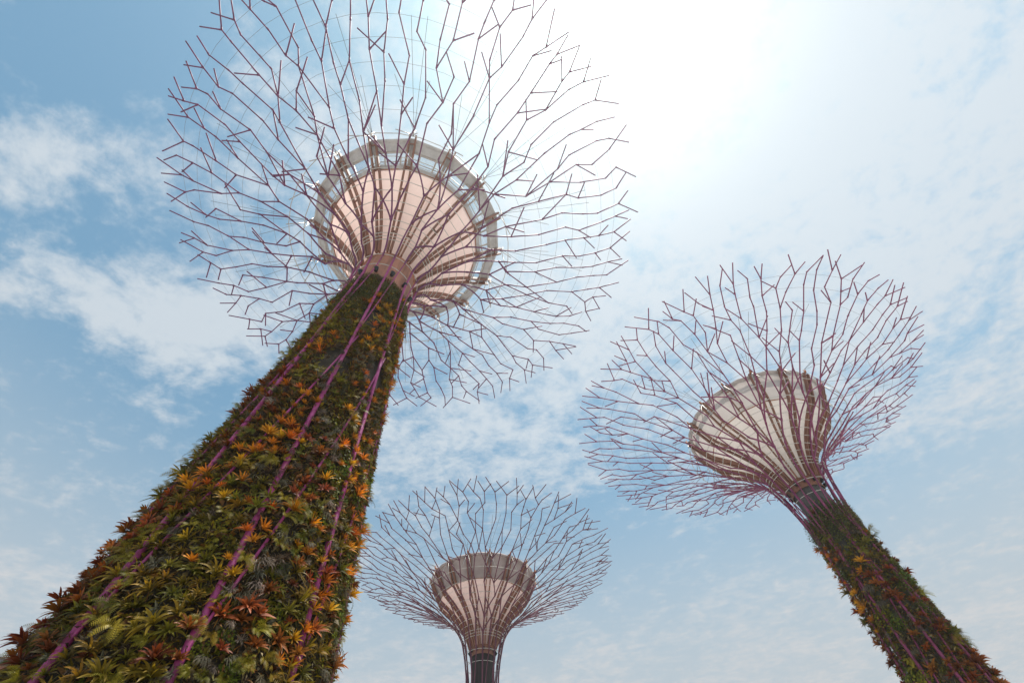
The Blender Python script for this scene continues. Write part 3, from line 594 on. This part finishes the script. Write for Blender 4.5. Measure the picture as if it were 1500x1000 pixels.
def plant_trunk(cx, cy, S, core, P, spots, bare, zr, gap, centre, half, trunk_words, bands, sides, scl, seed, mix, perspot):
    rng = random.Random(seed)
    cz = np.array([EYE + z * S for r, z in core]); cr = np.array([r * S for r, z in core])
    rad_at = lambda z: float(np.interp(z, cz, cr))
    pts = []                                  # theta deg, z, kind
    def free(th, z, g):
        r = rad_at(z)
        for (t2, z2, k2) in pts:
            dz_ = z - z2
            if abs(dz_) < g and (R(adiff(th, t2)) * r) ** 2 + dz_ * dz_ < g * g: return False
        return True
    def isbare(th, z): return any((R(adiff(th, b[0])) * rad_at(z)) ** 2 + ((z - b[1]) * .6) ** 2 < .75 ** 2 for b in bare)
    for kind, lst in spots.items():
        for (th, z) in lst:
            n = perspot.get(kind, 3)
            for j in range(n):
                for tr in range(8):
                    q = (0 if j == 0 else 1) * rng.uniform(.3, 1.0); a = rng.uniform(0, 2 * PI); t2 = th + math.degrees(q * math.cos(a) / rad_at(z)); z2 = z + q * math.sin(a) * 1.2
                    if zr[0] < z2 < zr[1] and free(t2, z2, gap * (.5 if 'brom' in kind else .66)): pts.append((t2, z2, kind)); COUNT[kind] = COUNT.get(kind, 0) + 1; break
    flat = [(k, th, z) for k, l in spots.items() for th, z in l]
    # loose filling, each spot taking after the nearest patch
    for it in range(9000):
        th = centre + rng.uniform(-half, half); z = rng.uniform(*zr)
        g = gap * (1.0 + .18 * rng.random())
        if isbare(th, z) or not free(th, z, g): continue
        k, d2 = min(((k, (R(adiff(th, t_)) * rad_at(z)) ** 2 + (.6 * (z - z_)) ** 2) for k, t_, z_ in flat), key=lambda q: q[1])
        if k == 'trailing_vine' or (k == 'moss_cushion' and d2 > 1.2): k = 'fern'
        if d2 > 2.2 or rng.random() < .22: k = rng.choice(mix)
        if k == 'olive_bromeliad' and rng.random() < .62: k = rng.choice(('air_plant_tuft', 'leafy_climber', 'fern', 'air_plant_tuft', 'golden_bromeliad'))
        if COUNT.get(k, 0) >= 275: k = min(mix, key=lambda q: COUNT.get(q, 0))
        COUNT[k] = COUNT.get(k, 0) + 1; pts.append((th, z, k))
    # build
    items = {}
    for th, z, kind in pts:
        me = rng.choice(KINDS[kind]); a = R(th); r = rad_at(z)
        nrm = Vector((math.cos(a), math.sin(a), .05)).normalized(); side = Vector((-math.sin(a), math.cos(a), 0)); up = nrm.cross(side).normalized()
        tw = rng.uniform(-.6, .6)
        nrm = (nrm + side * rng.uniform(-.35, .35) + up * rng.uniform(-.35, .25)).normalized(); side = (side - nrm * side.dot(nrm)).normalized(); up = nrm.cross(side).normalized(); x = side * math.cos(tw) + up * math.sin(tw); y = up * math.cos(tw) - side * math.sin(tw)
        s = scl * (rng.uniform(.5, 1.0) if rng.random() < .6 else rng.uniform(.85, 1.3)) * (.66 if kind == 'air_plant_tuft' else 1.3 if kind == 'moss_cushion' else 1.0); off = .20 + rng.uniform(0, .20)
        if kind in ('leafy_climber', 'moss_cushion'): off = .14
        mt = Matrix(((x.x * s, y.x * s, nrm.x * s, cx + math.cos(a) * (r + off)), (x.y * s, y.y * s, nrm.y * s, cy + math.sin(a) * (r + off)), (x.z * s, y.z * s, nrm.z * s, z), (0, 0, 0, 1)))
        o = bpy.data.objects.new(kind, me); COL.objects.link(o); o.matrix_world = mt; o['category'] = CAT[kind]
        o['group'] = LOOK[kind] + 's on the ' + trunk_words
        b = next((w for lim, w in bands if z < lim), bands[-1][1]); da = adiff(th, centre); sw = next((w for lim, w in sides if da < lim), sides[-1][1])
        items.setdefault((kind, b, sw), []).append((z, o))
    for (kind, b, sw), l in items.items():
        l.sort(key=lambda q: -q[0])
        for i, (z, o) in enumerate(l):
            where = (', topmost there' if i == 0 else ', ' + (ORD[i] if i < len(ORD) else '') + 'from top') if len(l) > 1 else ''
            o['label'] = '%s on %s, %s, %s%s' % (LOOK[kind], trunk_words, b, sw, where)
    return pts, rad_at, isbare


def vine_mesh(rng):
    mb = MB(); p = Vector((0, 0, 0)); d = Vector((rng.uniform(-.3, .3), .1, 1)).normalized(); pts = [p.copy()]; n = rng.randint(7, 10)
    for i in range(n):
        p = p + d * .11; d = (d + Vector((rng.uniform(-.22, .22), -.42, -.06 + rng.uniform(-.1, .1)))).normalized(); pts.append(p.copy())
    mb.tube(pts, .007, 4); mb.c = [(.10, .055, .03)] * len(mb.v)
    for q in pts[2:]:
        for sg in (-1, 1):
            a = Vector((sg, rng.uniform(-.8, .2), rng.uniform(-.5, .5))).normalized(); b = a.cross(Vector((0, .4, 1))).normalized(); L = rng.uniform(.05, .10)
            mb.add([q, q + a * L * .5 + b * L * .3, q + a * L, q + a * L * .5 - b * L * .3], [(0, 1, 2, 3)], [(.13, .13, .02)] * 4)
    return mb.mesh('trailing_vine', M['leaf'])


KINDS['trailing_vine'] = [vine_mesh(rg) for _ in range(4)]; LOOK['trailing_vine'] = 'thin trailing vine'; CAT['trailing_vine'] = 'vine'
SPOTS_L['trailing_vine'] = [(18, 8.2), (20, 9.6), (16, 11.2), (17, 6.8), (-20, 7.5), (-66, 9.0), (-112, 10.5), (-118, 13.5), (-100, 8.4), (22, 14.5), (-48, 11.4), (-75, 13.8)]


# widths of the vertical strips follow the tower turned to the viewer
bands_L = [(7.5, 'bottom part'), (9.5, 'low part'), (12.5, 'lower middle'), (17, 'middle'), (23, 'upper middle'), (99, 'top part')]
sides_L = [(-62, 'far left edge'), (-36, 'left strip'), (-12, 'left of centre'), (12, 'centre'), (36, 'right of centre'), (62, 'right strip'), (999, 'far right edge')]
PER = {'golden_bromeliad': 4, 'rust_bromeliad': 5, 'olive_bromeliad': 7, 'fern': 7, 'air_plant_tuft': 9, 'leafy_climber': 6, 'moss_cushion': 2, 'trailing_vine': 2}
MIX = ['olive_bromeliad', 'fern', 'fern', 'air_plant_tuft', 'air_plant_tuft', 'rust_bromeliad', 'air_plant_tuft', 'fern', 'olive_bromeliad']
pL, radL, bareL = plant_trunk(TL[0], TL[1], SL, core_L, PL, SPOTS_L, BARE_L, (4.0, 32.0), .40, -54.7, 100, 'thick left trunk', bands_L, sides_L, .74, 41, MIX, PER)
bands_R = [(15.5, 'bottom part'), (18.5, 'lower part'), (21.5, 'middle'), (24, 'upper part'), (99, 'top part')]
sides_R = [(-40, 'left edge'), (-12, 'left of centre'), (12, 'centre'), (40, 'right of centre'), (999, 'right edge')]
MIXR = ['rust_bromeliad', 'golden_bromeliad', 'olive_bromeliad', 'olive_bromeliad', 'olive_bromeliad', 'fern', 'fern', 'fern', 'leafy_climber', 'leafy_climber', 'air_plant_tuft']
pR, radR, bareR = plant_trunk(TR[0], TR[1], SR, [(r + .06 if z < 7 else r + .02, z) for r, z in core_M], PR, SPOTS_R, [(-125, 24.6)], (11.0, 27.3), .56, -126.8, 95, 'slanting right trunk', bands_R, sides_R, 1.12, 43, MIXR,
                                {'golden_bromeliad': 2, 'rust_bromeliad': 3, 'olive_bromeliad': 2, 'fern': 3, 'air_plant_tuft': 3, 'leafy_climber': 2, 'moss_cushion': 2})


def undergrowth(name, cx, cy, S, core, zr, dens, size, label, bare, seed, centre, extra=0.0, front=110, fill=0, fscale=1.0):
    """the matted ground layer of short leaves between the larger plants: nobody could count it"""
    g = np.random.default_rng(seed); cz = np.array([EYE + z * S for r, z in core]); cr = np.array([r * S + extra for r, z in core])
    area = 2 * PI * float(np.mean(np.interp(np.linspace(*zr, 50), cz, cr))) * (zr[1] - zr[0]); n = int(area * dens)
    th = g.uniform(0, 2 * PI, n); z = g.uniform(zr[0], zr[1], n)
    da = np.abs((np.degrees(th) - centre + 180) % 360 - 180); keep = (da < front) | (g.random(n) < .35)
    for b in bare: keep &= ((np.radians((np.degrees(th) - b[0] + 180) % 360 - 180) * np.interp(z, cz, cr)) ** 2 + ((z - b[1]) * .6) ** 2) > .6
    th, z = th[keep], z[keep]; n = len(th); r = np.interp(z, cz, cr)
    nr = np.stack([np.cos(th), np.sin(th), np.zeros(n)], 1); sd = np.stack([-np.sin(th), np.cos(th), np.zeros(n)], 1); up = np.array([0, 0, 1.0])
    # slow noise over the trunk chooses the mat's colour
    f = np.sin(th * 7 + z * .9) + np.sin(th * 11 - z * 1.7 + 1) + np.sin(z * 2.3 + th * 3) + g.normal(0, .7, n)
    pal = np.array([(.07, .055, .032), (.12, .10, .07), (.075, .068, .014), (.14, .11, .014), (.11, .058, .036), (.06, .052, .022), (.17, .085, .03), (.17, .145, .11)])
    idx = np.clip(((f + 3) / 6 * 8).astype(int), 0, 7); mixi = g.random(n) < .3; idx[mixi] = g.integers(0, 8, mixi.sum())
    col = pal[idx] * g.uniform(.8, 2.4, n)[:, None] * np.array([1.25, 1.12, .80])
    base = nr * (r + g.uniform(-.04, .16, n))[:, None] + np.stack([np.full(n, cx), np.full(n, cy), z], 1)
    d = nr * g.uniform(.25, 1.1, n)[:, None] + sd * g.normal(0, .65, n)[:, None] + up * g.normal(-.1, .65, n)[:, None]; d /= np.linalg.norm(d, axis=1)[:, None]
    w = np.cross(d, nr * .3 + up + g.normal(0, .4, (n, 3))); w /= np.linalg.norm(w, axis=1)[:, None] + 1e-6
    L = size * g.uniform(.5, 1.5, n)[:, None]; slim = g.choice([.05, .09, .24], n, p=[.45, .3, .25])[:, None]; Wd = L * slim
    d2 = d * .8 - up * .45; d2 /= np.linalg.norm(d2, axis=1)[:, None]
    v = np.empty((n, 5, 3)); mid = base + d * L * .5
    v[:, 0] = base; v[:, 1] = mid - w * Wd; v[:, 2] = mid + w * Wd; v[:, 3] = mid + d2 * L * .55; v[:, 4] = base
    v = v[:, :4]; me = bpy.data.meshes.new(name); me.vertices.add(n * 4); me.vertices.foreach_set('co', v.astype(np.float32).ravel())
    fa = np.arange(n)[:, None] * 4; fc = np.concatenate([fa + np.array([0, 1, 2]), fa + np.array([1, 3, 2])], 1).reshape(-1)
    me.loops.add(len(fc)); me.loops.foreach_set('vertex_index', fc.astype(np.int32)); me.polygons.add(len(fc) // 3)
    me.polygons.foreach_set('loop_start', np.arange(0, len(fc), 3, dtype=np.int32))
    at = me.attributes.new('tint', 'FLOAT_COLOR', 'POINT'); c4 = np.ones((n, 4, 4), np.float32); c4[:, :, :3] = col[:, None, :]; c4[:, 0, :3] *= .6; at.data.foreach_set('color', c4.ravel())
    if fill:
        # small seedlings of the same kinds, thick on the mat
        vv = [v.reshape(-1, 3)]; cc = [c4.reshape(-1, 4)]; ff = list(map(tuple, fc.reshape(-1, 3))); nb = len(v) * 4; rr = random.Random(seed)
        bank = []
        for kn, wt in (('air_plant_tuft', 4), ('fern', 4), ('olive_bromeliad', 2), ('leafy_climber', 2), ('rust_bromeliad', 2)):
            for m_ in KINDS[kn]:
                a = np.empty(len(m_.vertices) * 3, np.float32); m_.vertices.foreach_get('co', a); b = np.empty(len(m_.vertices) * 4, np.float32); m_.attributes['tint'].data.foreach_get('color', b)
                bank += [(a.reshape(-1, 3), b.reshape(-1, 4), [tuple(p.vertices) for p in m_.polygons])] * wt
        for q in range(fill):
            t_ = R(centre + rr.uniform(-100, 100)); z_ = rr.uniform(max(zr[0], 4), zr[1] - .2)
            if any((R((math.degrees(t_) - b_[0] + 180) % 360 - 180) * float(np.interp(z_, cz, cr))) ** 2 + ((z_ - b_[1]) * .6) ** 2 < .6 for b_ in bare): continue
            a, b, f_ = rr.choice(bank); s_ = rr.uniform(.38, .66) * fscale; tw = rr.uniform(-.7, .7); nx, ny = math.cos(t_), math.sin(t_); r_ = float(np.interp(z_, cz, cr)) + .12
            X_ = np.array([-ny * math.cos(tw), nx * math.cos(tw), math.sin(tw)]); Y_ = np.array([ny * math.sin(tw), -nx * math.sin(tw), math.cos(tw)]); Z_ = np.array([nx, ny, 0])
            vv.append((a[:, :1] * X_ + a[:, 1:2] * Y_ + a[:, 2:] * Z_) * s_ + np.array([cx + nx * r_, cy + ny * r_, z_])); b2 = b.copy(); b2[:, :3] *= rr.uniform(.6, 1.15); cc.append(b2)
            ff += [tuple(i + nb for i in p) for p in f_]; nb += len(a)
        bpy.data.meshes.remove(me); me = bpy.data.meshes.new(name); me.from_pydata(np.concatenate(vv).tolist(), [], ff)
        at = me.attributes.new('tint', 'FLOAT_COLOR', 'POINT'); at.data.foreach_set('color', np.concatenate(cc).astype(np.float32).ravel())
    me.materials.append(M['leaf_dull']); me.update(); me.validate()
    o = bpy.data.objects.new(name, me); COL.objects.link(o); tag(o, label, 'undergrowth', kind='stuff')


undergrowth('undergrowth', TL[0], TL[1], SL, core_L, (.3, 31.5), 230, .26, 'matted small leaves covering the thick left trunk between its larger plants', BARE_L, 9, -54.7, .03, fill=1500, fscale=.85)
undergrowth('undergrowth', TR[0], TR[1], SR, [(r + .05 if z < 7 else r + .01, z) for r, z in core_M], (.3, 27.2), 150, .36, 'matted small leaves covering the slanting right trunk between its larger plants', [(-125, 24.6)], 10, -126.8, fill=400)
undergrowth('undergrowth', TM[0], TM[1], SR, [(r + .05, z) for r, z in core_M], (.3, 25.2), 60, .45, 'dark mat of leaves on the farthest trunk at the bottom edge', [], 11, -84)


# ------------------------------------------------------------------ the humid air of the place
def haze():
    mb = MB(); x0, x1, y0, y1, z0, z1 = -3100, 3100, -3100, 3100, -1.0, 95.0
    mb.add([(x0, y0, z0), (x1, y0, z0), (x1, y1, z0), (x0, y1, z0), (x0, y0, z1), (x1, y0, z1), (x1, y1, z1), (x0, y1, z1)], [(3, 2, 1, 0), (4, 5, 6, 7), (0, 1, 5, 4), (1, 2, 6, 5), (2, 3, 7, 6), (3, 0, 4, 7)])
    m = bpy.data.materials.new('humid_air'); m.use_nodes = True; t = m.node_tree; t.nodes.clear(); N = NT(t)
    v = N.n('ShaderNodeVolumePrincipled'); v.inputs['Color'].default_value = (.93, .95, .97, 1); v.inputs['Density'].default_value = .00045; v.inputs['Anisotropy'].default_value = .72
    o = N.n('ShaderNodeOutputMaterial'); N.l(v.outputs[0], o.inputs['Volume'])
    tag(mb.build('haze', m, None, False), 'thin bright humid air', 'haze', kind='stuff')


haze()
